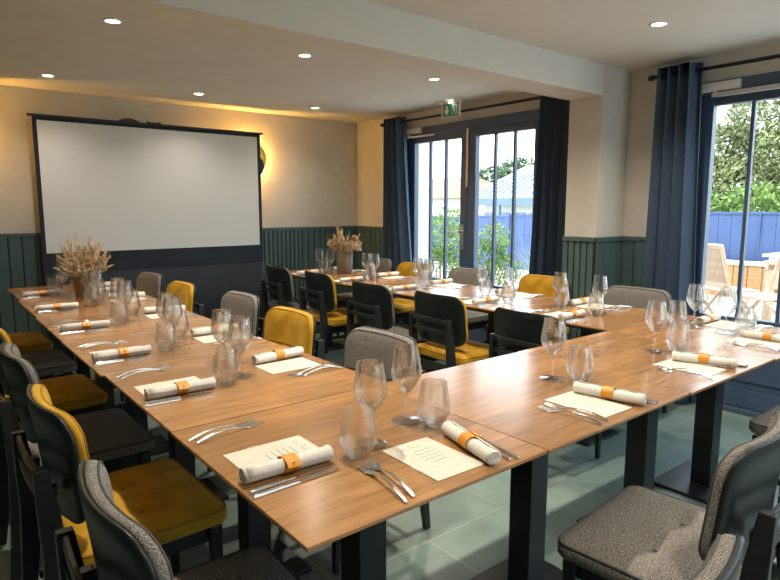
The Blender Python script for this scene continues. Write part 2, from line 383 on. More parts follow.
# ------------------------------------------------------------------ french doors
def french_door(name, y0, y1, zt, handle):
    """frame, two leaves with three tall panes each; y1 is the far jamb"""
    x0, x1 = XR + 0.03, XR + 0.11
    fr = MB(); fr.box(x0 - .045, x1, y0 + .002, y0 + 0.10, 0, zt - .002); fr.box(x0 - .045, x1, y1 - 0.10, y1 - .002, 0, zt - .002)
    fr.box(x0 - .045, x1, y0 + .10, y1 - .10, zt - 0.075, zt - .002); fr.box(x0 - .045, x1, y0 + .1, y1 - .1, 0.0005, 0.03)
    root = struct(name, fr, M_blue, bevel=0.004)
    a, b = y0 + 0.103, y1 - 0.103; mid = (a + b) / 2
    for s, (ya, yb) in enumerate(((a, mid - 0.002), (mid + 0.002, b))):
        st = 0.095 if s == 0 else 0.095
        lf = MB()
        lf.box(x0, x1 - .02, ya, ya + st, 0.035, zt - 0.08); lf.box(x0, x1 - .02, yb - st, yb, 0.035, zt - 0.08)
        lf.box(x0, x1 - .02, ya + st, yb - st, 2.02, zt - 0.08)
        lf.box(x0, x1 - .02, ya + st, yb - st, 0.56, 0.63); lf.box(x0, x1 - .02, ya + st, yb - st, 0.035, 0.16)
        lf.box(x0 + .015, x1 - .03, ya + st, yb - st, 0.16, 0.56)
        lf.box(x0 + .004, x1 - .03, ya + st + .05, yb - st - .05, 0.21, 0.51)
        gw = (yb - ya - 2 * st)
        for k in (1, 2):
            yc = ya + st + gw * k / 3; lf.box(x0 + .010, x1 - .036, yc - 0.012, yc + 0.012, 0.63, 2.02)
        leaf = lf.build('door_leaf', M_blue, root, bevel=0.004); leaf['kind'] = 'structure'
        for k in range(3):
            pa = ya + st + gw * k / 3; pb = ya + st + gw * (k + 1) / 3
            g = MB(); g.box(x0 + .026, x0 + .030, pa + (0.012 if k else 0), pb - (0.012 if k < 2 else 0), 0.63, 2.02)
            q = g.build('glass_pane', M_pane, leaf); q['kind'] = 'structure'
    if handle:
        h = MB(); yh = mid + 0.055
        h.box(x0 - .012, x0 - .0005, yh - .022, yh + .022, 0.94, 1.19)
        h.tube([(x0 - .01, yh, 1.12), (x0 - .055, yh, 1.12), (x0 - .06, yh + .03, 1.12), (x0 - .06, yh + .13, 1.115)], 0.010)
        q = h.build('door_handle', M_satin, root); q['kind'] = 'structure'
    bolt = MB(); bolt.box(x0 - .016, x0 - .0005, mid - 0.012, mid + 0.012, 1.55, zt - 0.07)
    q = bolt.build('espagnolette_bolt', M_satin if handle else M_blue, root); q['kind'] = 'structure'
    return root
french_door('door_1', D1[0], D1[1], ZH, True)
french_door('door_2', D2[0], D2[1], ZH, False)
french_door('door_added', D3[0], D3[1], ZH, False)  # unseen door behind the camera, added for extra daylight

def closer(ya, yb, zb, arm_a, arm_b, label, two):
    r = empty('door_closer', (XR - 0.02, (ya + yb) / 2, zb)); tag(r, label, 'door closer', 'door closers above the glazed doors')
    yc = (ya + yb) / 2
    m = MB(); m.box(-0.03, 0.003, ya - yc, yb - yc, -0.028, 0.028); m.build('closer_body', M_white, r, bevel=0.004)
    a = MB(); a.box(-0.024, 0.006, arm_a - yc, arm_b - yc, -0.064, -0.050)
    if two: a.box(-0.024, 0.006, arm_a - yc, arm_b - yc, -0.048, -0.038)
    a.box(-0.02, 0.0, arm_b - yc - .03, arm_b - yc - .01, -0.050, -0.027)
    a.build('closer_arm', M_satin if two else M_white, r)
closer(4.68, 4.95, 2.135, 4.50, 4.90, 'white door closer above the glazed door at the far end', False)
closer(1.66, 1.915, 2.128, 1.30, 1.83, 'grey-white door closer above the glazed door beside the terrace furniture', True)

# ------------------------------------------------------------------ curtains and rods
XC = 4.075
def rod(y0, y1, label):
    r = empty('curtain_rod', (XC, (y0 + y1) / 2, 2.235)); tag(r, label, 'curtain rod', 'black curtain rods'); h = (y1 - y0) / 2
    m = MB(); m.tube([(0, -h, 0), (0, h, 0)], 0.0125, 12); m.build('pole', M_steel_black, r, smooth=True)
    for s in (-1, 1):
        e = MB(); e.tube([(0, s * h, 0), (0, s * (h + .012), 0), (0, s * (h + .035), 0)], [0.018, 0.021, 0.017], 12); e.build('finial', M_steel_black, r, smooth=True)
        b = MB(); b.tube([(0.0, s * (h - .06), 0), (XR - XC - .001, s * (h - .06), 0)], 0.009, 8); b.build('bracket', M_steel_black, r)
rod(2.83, 5.20, 'black curtain rod above the glazed door under the exit sign')
rod(-0.30, 2.19, 'black curtain rod above the right-hand glazed door')

def curtain(y0, y1, b0, b1, folds, label, seed, ztop=2.285):
    r = random.Random(seed); yc = (y0 + y1) / 2
    root = empty('curtain', (XC, yc, 0.0)); tag(root, label, 'curtain', 'navy eyelet curtains')
    N = folds * 12; NZ = 16; front = []; back = []
    ph = r.uniform(0, 1)
    for j in range(NZ + 1):
        t = j / NZ; z = ztop + (0.012 - ztop) * t
        ya = y0 + (b0 - y0) * t ** 1.3; yb = y1 + (b1 - y1) * t ** 1.3
        rf = []; rb = []
        for i in range(N + 1):
            u = i / N; a = u * folds * 2 * PI
            amp = 0.040 + 0.012 * math.sin(3.1 * u + ph * 6) + 0.010 * t
            x = amp * math.sin(a + 0.5 * t * math.sin(5 * u + ph * 6)); y = ya + (yb - ya) * u + 0.012 * math.sin(2 * a) * (1 - t * .4)
            rf.append(Vector((x - 0.003, y - yc, z))); rb.append(Vector((x + 0.003, y - yc, z)))
        front.append(rf); back.append(rb)
    m = MB(); m.loft([f + b[::-1] for f, b in zip(front, back)], True, True)
    m.build('curtain_fabric', M_curtain, root, smooth=True)
    for k in range(folds):
        y = y0 + (y1 - y0) * (k + 0.5) / folds - yc
        e = MB(); e.ring([(0.024 * math.cos(a) * .3, y + 0.004 * math.cos(a), 2.235 + 0.026 * math.sin(a)) for a in [2 * PI * i / 16 for i in range(16)]], 0.004)
        e.build('eyelet', M_steel_black, root, smooth=True)
curtain(4.87, 5.17, 4.68, 5.20, 4, 'navy curtain gathered at the far side of the exit door', 1)
curtain(2.83, 3.12, 2.83, 3.22, 4, 'navy curtain hanging in front of the pillar beside the exit door', 2)
curtain(1.87, 2.165, 1.80, 2.205, 4, 'navy curtain hanging between the pillar and the terrace door', 3)

# ------------------------------------------------------------------ projection screen
ys = 5.70
root = empty('projection_screen', (1.845, ys, 0)); tag(root, 'large white projection screen with black border in front of the back wall', 'screen')
def rel(x0, x1, y0, y1, z0, z1): m = MB(); m.box(x0 - 1.845, x1 - 1.845, y0 - ys, y1 - ys, z0, z1); return m
rel(.880, 2.832, ys, ys + .006, .972, 2.062).build('screen_fabric', M_screen, root)
b = rel(.848, .880, ys - .002, ys + .008, .80, 2.09)
for q in ((2.832, 2.864, .80, 2.09), (.880, 2.832, 2.062, 2.09), (.880, 2.832, .80, .972)): b.box(q[0] - 1.845, q[1] - 1.845, -.002, .008, q[2], q[3])
b.build('black_border', M_drape, root)
rel(.815, 2.895, ys - .018, ys + .02, 2.09, 2.108).build('top_bar', M_steel_black, root, bevel=.003)
h = MB(); h.box(-.09, .03, -.012, .012, 2.108, 2.118); h.box(-.09, -.075, -.012, .012, 2.118, 2.124); h.box(.015, .03, -.012, .012, 2.118, 2.124)
h.build('carry_handle', M_steel_black, root)
sk = MB(); front = []; back = []
for j in range(3):
    z = (.80, .42, .012)[j]; f = []; g = []
    for i in range(121):
        u = i / 120; x = .856 + (2.852 - .856) * u - 1.845; y = 0.014 * math.sin(u * 44 + .6 * math.sin(u * 9)) * (0.05 + .4 * j)
        f.append(Vector((x, y, z))); g.append(Vector((x, y + .004, z)))
    front.append(f); back.append(g)
sk.loft([f + g[::-1] for f, g in zip(front, back)], True, True); sk.build('black_skirt', M_drape, root, smooth=True)

# ------------------------------------------------------------------ wall lamps
def disc(mb, c, r, y0, y1, n=40):
    a = [Vector((c[0] + r * math.cos(2 * PI * k / n), y0, c[1] + r * math.sin(2 * PI * k / n))) for k in range(n)]
    b = [Vector((p.x, y1, p.z)) for p in a]; mb.loft([a, b], True, True)
def sconce(x, z, label, tone):
    r = empty('wall_lamp', (x, YB, z)); tag(r, label, 'wall lamp', 'round wall lamps on the back wall')
    m = MB(); disc(m, (0, 0), 0.05, -0.001, -0.045); m.build('wall_mount', M_white, r)
    m = MB(); m.lathe([(0.10, 0), (0.115, 0), (0.115, 0.008), (0.10, 0.008)], 40, closed=True)
    o = m.build('light_ring', M_amber if tone is M_gold else M_white, r); o.rotation_euler = (R(90), 0, 0); o.location = (0, -0.040, 0)
    m = MB(); m.lathe([(0.001, 0.0), (0.08, 0.004), (0.14, 0.016), (0.178, 0.034), (0.181, 0.031), (0.14, 0.012), (0.08, 0.0), (0.001, -0.004)], 48)
    o = m.build('reflector_dish', tone, r, smooth=True); o.rotation_euler = (R(90), 0, 0); o.location = (0, -0.060, 0)
    m = MB(); disc(m, (0.03, -0.07), 0.112, -0.102, -0.108); m.build('front_disc', M_steel_black if tone is M_gold else M_brown, r, bevel=.002)
sconce(2.785, 1.85, 'gold disc wall lamp with dark front disc at right edge of the screen', M_gold)
sconce(1.62, 1.965, 'round brown wall lamp showing just above the screen', M_brown)
sconce(0.24, 1.90, 'amber wall lamp left of the projection screen', M_gold)

# ------------------------------------------------------------------ downlights
def downlight(x, y, label=None, group='recessed ceiling spots'):
    r = empty('ceiling_spotlight', (x, y, ZC)); tag(r, label, 'ceiling light', group)
    m = MB(); m.lathe([(0.036, -0.001), (0.036, -0.006), (0.040, -0.007), (0.052, -0.003), (0.052, -0.0005)], 32); m.build('rim', M_white, r, smooth=True)
    m = MB(); m.lathe([(0.0005, -0.003), (0.036, -0.003), (0.036, -0.002), (0.0005, -0.002)], 28); m.build('lens', M_lamp, r)
    L = bpy.data.lights.new('spot_beam', 'SPOT'); L.energy = DOWNLIGHT_POWER * (0.22 if y > 5 else 1.0); L.color = DOWNLIGHT_COLOR; L.spot_size = R(135); L.spot_blend = 1.0; L.shadow_soft_size = 0.035
    o = bpy.data.objects.new('spot_beam', L); C.objects.link(o); o.parent = r; o.location = (0, 0, -0.02)
for x, y, lab in ((.90, 5.2, 'ceiling spot above the left end of the screen'), (2.05, 5.2, 'ceiling spot above the right half of the screen'),
                  (3.22, 5.2, 'ceiling spot near the far corner right of the screen'), (.93, 3.5, 'ceiling spot just behind the beam, leftmost of that row'),
                  (2.09, 3.49, 'ceiling spot behind the beam, middle one of that row'), (3.23, 3.49, 'ceiling spot behind the beam, nearest the exit sign'),
                  (3.23, 1.725, 'large ceiling spot in front of the beam'), (.92, 1.725, 'added ceiling spot over the near corner of the tables, unseen above the frame'),
                  (2.08, 1.725, 'added ceiling spot over the front table row, unseen above the frame'),  # this and the near-corner spot are added out of view to brighten the tables
                  (.92, -.1, 'added unseen ceiling spot behind the camera on the left'), (2.6, -.1, 'added unseen ceiling spot behind the camera on the right')):  # both added out of view as extra lamp light for the room
    downlight(x, y, lab)

# ------------------------------------------------------------------ exit sign, call point
r = empty('exit_sign', (4.0, 4.09, ZC)); r.scale = (.8, .74, .74); tag(r, 'green emergency exit sign with down arrow and running figure under the ceiling', 'exit sign')
m = MB(); m.box(-.03, .03, -.20, .20, -.028, -.0005); m.build('mounting_bar', M_white, r, bevel=.003)
m = MB(); m.box(-.006, .006, -.165, .165, -.195, -.028); m.build('sign_plate', M_white, r)
m = MB(); m.box(-.0085, -.0062, -.132, .132, -.190, -.034); g = m.build('green_panel', M_exit, r)
m = MB()
def poly(pts, x=-.0105): 
    a = [Vector((x, p[0], p[1])) for p in pts]; b = [Vector((x + .002, p[0], p[1])) for p in pts]; m.loft([a, b], True, True)
poly([(.080, -.055), (.055, -.055), (.055, -.115), (.080, -.115)]); poly([(.108, -.110), (.068, -.172), (.028, -.110)])   # arrow
poly([(-.022, -.052), (-.110, -.052), (-.110, -.060), (-.022, -.060)]); poly([(-.102, -.06), (-.110, -.06), (-.110, -.175), (-.102, -.175)])
poly([(-.052 + .011 * math.cos(a), -.078 + .011 * math.sin(a)) for a in [2 * PI * i / 12 for i in range(12)]])
poly([(-.045, -.092), (-.068, -.092), (-.075, -.130), (-.055, -.132)]); poly([(-.045, -.092), (-.024, -.104), (-.018, -.124), (-.026, -.126), (-.032, -.110), (-.05, -.104)])
poly([(-.068, -.092), (-.088, -.108), (-.096, -.100), (-.092, -.096), (-.086, -.101), (-.07, -.09)])
poly([(-.055, -.128), (-.070, -.128), (-.090, -.150), (-.086, -.176), (-.077, -.176), (-.080, -.152)]); poly([(-.055, -.128), (-.068, -.130), (-.048, -.150), (-.020, -.158), (-.020, -.166), (-.05, -.160)])
m.build('pictograms', M_skyw, g)
m = MB(); m.lathe([(0.0005, -.010), (.008, -.009), (.010, 0)], 12, (-.036, -.01, -.026)); m.lathe([(0.0005, -.010), (.008, -.009), (.010, 0)], 12, (-.036, -.045, -.026)); m.build('indicator_lamps', M_lamp, r)

r = empty('fire_call_point', (XR, 2.80, 1.29)); tag(r, 'small red fire alarm call point beside the pillar', 'alarm')
m = MB(); m.box(-.04, -.0005, -.045, .045, -.045, .045); b = m.build('red_housing', M_red, r, bevel=.004)
m = MB(); m.box(-.043, -.040, -.025, .025, -.025, .025); m.build('white_press_plate', M_white, r)

# ------------------------------------------------------------------ tables
def table(x0, x1, y0, y1, label, group, tone, ped, plate=(.165, .165), rot=0.0):
    cx, cy = (x0 + x1) / 2, (y0 + y1) / 2
    r = empty('dining_table', (cx, cy, 0), rot); tag(r, label, 'table', group)
    g = 0.0012
    m = MB(); m.box(x0 - cx + g, x1 - cx - g, y0 - cy + g, y1 - cy - g, .7405, .75); m.build('tabletop', M_oak[tone], r, bevel=.0015)
    m = MB(); m.box(x0 - cx + .03, x1 - cx - .03, y0 - cy + .03, y1 - cy - .03, .722, .7402); m.build('underside_panel', M_black, r)
    px, py = ped[0] - cx, ped[1] - cy
    m = MB(); m.box(px - .045, px + .045, py - .045, py + .045, .016, .712); m.build('pedestal_post', M_steel_black, r, bevel=.003)
    m = MB(); m.box(px - plate[0], px + plate[0], py - plate[1], py + plate[1], .0005, .016); m.build('base_plate', M_steel_black, r, bevel=.004)
    m = MB(); m.box(px - .16, px + .16, py - .16, py + .16, .712, .7218); m.build('mounting_plate', M_steel_black, r)
GL, GR, GF = 'oak tables in the left-hand row', 'oak tables in the right-hand row', 'oak tables across the front'
table(.503, 1.20, .864, 1.576, 'oak table at the near left corner where both rows meet', GF, 0, (.885, 1.22))
table(1.20, 1.953, .862, 1.582, 'oak table in the front row, second from the left corner', GF, 1, (1.59, 1.22), (.20, .165))
table(1.953, 2.66, .857, 1.585, 'oak table in the front row, third from the left corner', GF, 2, (2.34, 1.22), (.20, .165))
table(2.66, 3.40, .850, 1.585, 'oak table at the right end of the front row nearest the terrace door', GF, 1, (2.95, 1.21), (.20, .165))
ly = [1.578, 2.29, 3.02, 3.741, 4.495, 5.25]
for i in range(5):
    x0 = (.505, .494, .499, .508, .528)[i]
    lab = ('nearest one behind the corner table', 'second behind the corner table', 'third behind the corner table', 'second from the screen end', 'at the screen end under the woven straw pot')[i]
    table(x0, x0 + .742, ly[i], ly[i + 1], 'oak table in the left-hand row, ' + lab, GL, (0, 1, 0, 2, 0)[i], (x0 + .40, (ly[i] + ly[i + 1]) / 2), (.165, .13))
ry = [1.587, 2.30, 3.02, 3.74, 4.45, 5.12]
for i in range(5):
    x0 = (2.662, 2.657, 2.664, 2.668, 2.672)[i]
    lab = ('nearest one behind the front row', 'second behind the front row', 'third behind the front row', 'second from the far wall', 'at the far wall under the taupe pot')[i]
    table(x0, x0 + .736, ry[i], ry[i + 1], 'oak table in the right-hand row, ' + lab, GR, (1, 0, 2, 0, 1)[i], (x0 + .41, (ry[i] + ry[i + 1]) / 2 + (0, 0, 0, .06, .055)[i]), (.16, .115))

# ------------------------------------------------------------------ chairs
def make_chair(kind):
    fab = M_tweed if kind == 'grey' else M_velvet; pipe = M_tweed_pipe if kind == 'grey' else M_velvet_pipe
    r = empty('dining_chair', (0, 0, 0))
    # seat cushion
    def dim(x, y):
        d = 0
        for bx_, by_ in ((-.095, .0), (.095, .0)): d -= 0.020 * math.exp(-((x - bx_) ** 2 + (y - by_) ** 2) / 0.0024)
        d -= 0.006 * math.exp(-(y / .014) ** 2) * math.exp(-(x / .16) ** 4)
        return d
    prof = [(.20, .030), (.17, .030), (.145, .030), (.125, .029), (.105, .028), (.09, .027), (.075, .026), (.06, .024), (.04, .020), (.025, .015), (.012, .010), (.004, .004), (0, -.004), (0, -.026), (.006, -.034), (.03, -.036), (.20, -.036)]
    # denser front grid: extra rings keep the tufting round
    mb, secs = pad(.247, .216, .045, prof, lambda x, y, n: (x, y, .448 + n), dim)
    seat = mb.build('seat', fab, r, smooth=True)
    p = MB(); p.ring([q + Vector((0, 0, .002)) for q in secs[11]], .0035); p.build('seat_piping', pipe, seat, smooth=True)
    for bx_ in (-.095, .095):
        b = MB(); b.lathe([(.0003, .004), (.006, .003), (.009, 0), (.009, -.004)], 12, (bx_, 0, .4535)); b.build('seat_button', pipe, seat, smooth=True)
    # backrest: bent, raked pad with a black shell behind
    def bend(x, z, n):
        y = -.205 - .11 * (z + .15) + .85 * x * x + n
        return (x, y, .672 + z)
    def bdim(x, z):
        d = 0
        pass
        return d
    prof = [(.15, .040), (.125, .040), (.116, .040), (.112, .040), (.108, .040), (.104, .040), (.100, .040), (.096, .040), (.09, .040), (.080, .040), (.073, .040), (.066, .0395), (.05, .038), (.035, .036), (.02, .032), (.009, .026), (.002, .018), (0, .010), (0, .002), (.01, .0015), (.15, .0015)]
    mb, secs = pad(.228, .155, .075, prof, bend, bdim)
    back = mb.build('backrest', fab, r, smooth=True)
    p = MB(); p.tube([bend(-.19 + .38 * i / 16, -.022, .0402) for i in range(17)], .0030, 6); p.build('back_seam', pipe, back, smooth=True)
    for bx_ in (-.085, .085):
        b = MB(); q = [Vector(bend(bx_ + .010 * math.cos(a), -.022 + .010 * math.sin(a), .0402)) for a in [2 * PI * i / 12 for i in range(12)]]; q2 = [Vector(bend(bx_ + .006 * math.cos(a), -.022 + .006 * math.sin(a), .0445)) for a in [2 * PI * i / 12 for i in range(12)]]
        b.loft([q, q2]); b.build('back_button', pipe, back, smooth=True)
    p = MB(); p.ring(secs[15], .0035); p.build('back_piping', pipe, back, smooth=True)
    prof = [(.15, .0012), (.04, .0012), (.006, .0012), (.0, -.003), (.0, -.009), (.004, -.012), (.04, -.012), (.15, -.012)]
    mb, _ = pad(.231, .158, .077, prof, bend)
    mb.build('back_shell', M_shell, r, smooth=True)
    # rear posts: boards that taper to the floor
    for s in (-1, 1):
        secs = []
        for z, yc, wd, x, th in ((0, -.285, .028, .188, .024), (.20, -.262, .042, .184, .026), (.44, -.243, .058, .178, .027), (.56, -.250, .052, .172, .026), (.69, -.262, .034, .168, .025)):
            xx = s * x
            secs.append([Vector((xx - th / 2, yc - wd / 2, z)), Vector((xx + th / 2, yc - wd / 2, z)), Vector((xx + th / 2, yc + wd / 2, z)), Vector((xx - th / 2, yc + wd / 2, z))])
        m = MB(); m.loft(secs); m.build('rear_leg', M_black, r, bevel=.003)
        secs = []
        for z, t in ((0, .011), (.30, .016), (.395, .019)):
            y = .180 + .012 * (1 - z / .4); xx = s * .196
            secs.append([Vector((xx + a * t, y + b * t, z)) for a, b in ((-1, -1), (1, -1), (1, 1), (-1, 1))])
        m = MB(); m.loft(secs); m.build('front_leg', M_black, r, bevel=.003)
    # curved rails between the posts
    for z, off in ((.672, 0), (.605, .002)):
        secs = []
        for i in range(13):
            x = -.160 + .32 * i / 12; y = -.268 + .55 * x * x * .4 + off
            secs.append([Vector((x, y - .006, z - .012)), Vector((x, y + .006, z - .012)), Vector((x, y + .006, z + .012)), Vector((x, y - .006, z + .012))])
        m = MB(); m.loft(secs); m.build('back_rail', M_black, r, bevel=.002)
    for x in (-.120, .120):
        m = MB(); m.box(x - .012, x + .012, -.256, -.220, .592, .618); m.build('back_spacer', M_black, r)
    # seat frame
    m = MB(); m.box(-.176, .176, .172, .192, .340, .396); m.box(-.188, -.168, -.222, .18, .340, .396); m.box(.168, .188, -.222, .18, .340, .396); m.box(-.166, .166, -.232, -.214, .340, .396)
    m.build('seat_frame', M_black, r, bevel=.002)
    m = MB(); m.box(-.164, .164, -.236, -.220, .17, .20); m.box(-.192, -.176, -.235, .18, .20, .225); m.box(.176, .192, -.235, .18, .20, .225)
    m.build('stretcher', M_black, r, bevel=.002)
    for x in (-.178, .178):
        for y in (-.12, .12):
            m = MB(); m.box(x - .010, x + .010, y - .022, y + .022, .396, .4135); m.build('seat_bracket', M_satin, r)
    return r
PROTO = {}
USED = {}
def chair(kind, x, y, rz, label, group):
    if kind not in PROTO:
        PROTO[kind] = make_chair(kind); o = PROTO[kind]
    else: o = copy_tree(PROTO[kind])
    o.location = (x, y, 0); o.rotation_euler = (0, 0, rz)
    return tag(o, label, 'chair', group)
EX, WX, NY = -PI / 2, PI / 2, 0.0            # facing +X, -X, +Y
G1, G2, G3, G4, G5 = ('chairs on the left side of the left row', 'chairs on the right side of the left row', 'chairs on the left side of the right row', 'chairs on the window side of the right row', 'chairs at the front edge')
J = lambda a: rnd.uniform(-a, a)
for k, y, x, rz, lab in (('grey', 1.15, .455, -.02, 'grey tweed chair at the near left corner of the tables, black back towards camera'),
                 ('velvet', 1.86, .465, .02, 'gold velvet chair on the left, second nearest along the left side of the left row'),
                 ('grey', 2.56, .470, 0, 'grey tweed chair on the left, between two gold chairs, third nearest in its line'),
                 ('velvet', 3.27, .465, .03, 'gold velvet chair on the left, fourth nearest along the left side of the left row'),
                 ('grey', 4.00, .480, 0, 'grey tweed chair on the left, second from the green wall'),
                 ('velvet', 4.70, .470, .02, 'gold velvet chair on the left, nearest the green wall')):
    chair(k, x, y, EX + rz, lab, G1)
for k, y, x, rz, lab in (('grey', 1.94, 1.32, .03, 'grey tweed chair at the inner corner, behind the two nearest wine glasses'),
                 ('velvet', 2.685, 1.305, .02, 'gold velvet chair facing left, just behind the inner-corner grey chair'),
                 ('grey', 3.40, 1.36, .03, 'grey tweed chair facing left, middle one on the right of the left row'),
                 ('velvet', 4.16, 1.265, .02, 'gold velvet chair facing left in front of the dark screen skirt'),
                 ('grey', 4.92, 1.285, .08, 'grey tweed chair facing left, farthest on the right of the left row')):
    chair(k, x, y, WX + rz, lab, G2)
for k, y, x, rz, lab in (('grey', 1.91, 2.63, -.02, 'grey-edged chair showing its black back, nearest on the left of the right row'),
                 ('velvet', 2.665, 2.715, -.03, 'gold-edged chair showing its black back and gold seat, second nearest in the right row'),
                 ('grey', 3.345, 2.70, -.02, 'grey-edged chair showing its black back, middle one on the left of the right row'),
                 ('velvet', 4.17, 2.785, -.06, 'gold-edged chair showing its black back beside the taupe pot'),
                 ('grey', 4.84, 2.77, -.04, 'grey-edged chair showing its black back, farthest in the right row by the green wall')):
    chair(k, x, y, EX + rz, lab, G3)
for k, y, x, rz, lab in (('grey', 2.025, 3.53, .02, 'grey tweed chair in front of the pillar on the window side'),
                 ('velvet', 2.835, 3.615, .02, 'gold velvet chair in front of the curtain by the pillar'),
                 ('grey', 3.585, 3.57, .03, 'grey tweed chair in front of the middle of the glazed exit door'),
                 ('velvet', 4.30, 3.55, .02, 'gold velvet chair in front of the far jamb of the glazed exit door'),
                 ('grey', 4.93, 3.60, 0, 'grey tweed chair in the far corner behind the taupe pot and glasses')):
    chair(k, x, y, WX + rz, lab, G4)
chair('grey', .82, .56, NY + .02, 'grey tweed chair at the bottom edge, only the corner of its back in view', G5)
chair('grey', 1.555, .715, NY + .09, 'large grey tweed chair in the lower right foreground with its seat in full view', G5)
chair('grey', 2.935, .735, NY, 'grey tweed chair at the right edge, only its front seat corner in view', G5)

# ------------------------------------------------------------------ tableware prototypes (made far below? no: each first use is the prototype itself)
def spline(p, sub=6):
    q = []
    for i in range(len(p) - 1):
        a, b, c, d = p[max(i - 1, 0)], p[i], p[i + 1], p[min(i + 2, len(p) - 1)]
        for k in range(sub):
            t = k / sub
            q.append(tuple(.5 * (2 * b[m] + (c[m] - a[m]) * t + (2 * a[m] - 5 * b[m] + 4 * c[m] - d[m]) * t * t + (3 * b[m] - a[m] - 3 * c[m] + d[m]) * t ** 3) for m in (0, 1)))
    return q + [p[-1]]
def shell(outer, th, zfloor):
    """outer wall profile from the base centre up to the rim, then a rounded rim and an inner wall of even thickness"""
    o = spline(outer); inn = []
    for i, p in enumerate(o):
        a, b = o[max(i - 1, 0)], o[min(i + 1, len(o) - 1)]; L = math.hypot(b[0] - a[0], b[1] - a[1])
        x, z = p[0] - (b[1] - a[1]) / L * th, p[1] + (b[0] - a[0]) / L * th
        if x > .0012 and z > zfloor - .0001: inn.append((x, z))
    rim = ((o[-1][0] + inn[-1][0]) / 2, max(o[-1][1], inn[-1][1]) + th * .45)
    return o + [rim] + inn[::-1] + [(.0002, inn[0][1])]
def make_wine():
    r = empty('wine_glass', (0, 0, 0))
    b = MB(); b.lathe([(.0002, 0.0004), (.020, 0.0004), (.040, 0.0004), (.0432, .0010), (.0435, .0018), (.0425, .0024)] + spline([(.036, .0030), (.016, .0055), (.0062, .012), (.0042, .020), (.0037, .05), (.0039, .075), (.0052, .083)], 4) + [(.0002, .0838)], 32)
    b.build('stem_and_foot', M_glass, r, smooth=True)
    b = MB(); b.lathe(shell([(.0002, .0842), (.0060, .0846), (.0135, .0900), (.0275, .1065), (.0395, .127), (.0433, .140), (.0425, .152), (.0385, .182), (.0330, .2172)], .0010, .086), 40); b.build('bowl', M_glass, r, smooth=True)
    return r
def make_tumbler():
    b = MB(); b.lathe(shell([(.0002, .0004), (.021, .0004), (.0262, .0030), (.0365, .0220), (.0452, .0390), (.0465, .0460), (.0445, .0640), (.0400, .0950), (.0350, .1255)], .0013, .0060), 40)
    return b.build('water_tumbler', M_glass, None, smooth=True)
def make_menu():
    b = MB(); b.box(-.074, .074, -.105, .105, .0003, .0012); o = b.build('menu_card', M_paper)
    t = MB(); z = .00125
    def stroke(pts, wd):
        for (a, b_) in zip(pts[:-1], pts[1:]):
            dx, dy = b_[0] - a[0], b_[1] - a[1]; L = math.hypot(dx, dy) or 1; nx, ny = -dy / L * wd / 2, dx / L * wd / 2
            ex, ey = dx / L * wd * .3, dy / L * wd * .3
            q = [(a[0] + nx - ex, a[1] + ny - ey), (a[0] - nx - ex, a[1] - ny - ey), (b_[0] - nx + ex, b_[1] - ny + ey), (b_[0] + nx + ex, b_[1] + ny + ey)]
            t.add([(x, y, z) for x, y in q], [(0, 1, 2, 3)])
    # flowing script heading: a looped capital, small letters, a second tall capital, small letters
    def script(x0, y0, s, segs):
        x = x0
        for g in segs:
            if g == 'C':
                pts = [(x + (.006 + .006 * math.cos(a)) * s, y0 + (.006 + .0075 * math.sin(a)) * s) for a in [R(60 + 20 * i) for i in range(17)]]; pts += [(x + .010 * s, y0 - .001 * s)]; stroke(pts, .0009); x += .014 * s
            elif g == 'T':
                stroke([(x, y0 - .001 * s), (x + .004 * s, y0 + .006 * s), (x + .008 * s, y0 + .016 * s), (x + .009 * s, y0 + .006 * s), (x + .011 * s, y0)], .0009); stroke([(x + .002 * s, y0 + .005 * s), (x + .011 * s, y0 + .006 * s)], .0008); x += .013 * s
            elif g == ' ': x += .006 * s
            else:
                pts = [(x + .0052 * s * i / 8, y0 + .0021 * s * (1 + math.sin(2 * PI * i / 8 - PI / 2))) for i in range(9)]; stroke(pts, .0008); x += .0052 * s
    script(-.048, .070, 1.0, ['C', 'e', 'e', 'e', ' ', 'T', 'e', 'e', 'e', 'e', 'e'])
    rr = random.Random(3)
    for y, w_ in ((.047, .050), (.030, .060), (.013, .072), (-.004, .060), (-.022, .036)):
        x = -w_ / 2 + .008
        while x < w_ / 2 + .008:
            L = rr.uniform(.004, .010)
            stroke([(x + L * i / 4, y + rr.uniform(-.0006, .0006)) for i in range(5)], .0019); x += L + .0022
    x = -.010
    while x < .050:
        L = rr.uniform(.004, .009); stroke([(x, -.070), (x + L, -.070)], .0007); x += L + .002
    t.build('printed_text', M_ink, o)
    t.v = []; t.f = []; z = .00122
    for k in range(3):
        stroke([(-.060 + .02 * k + .020 * math.sin(.5 * i + k), .062 - .0095 * i) for i in range(13)], .0022)
    t.build('pale_drawing', M_ink_pale, o)
    return o
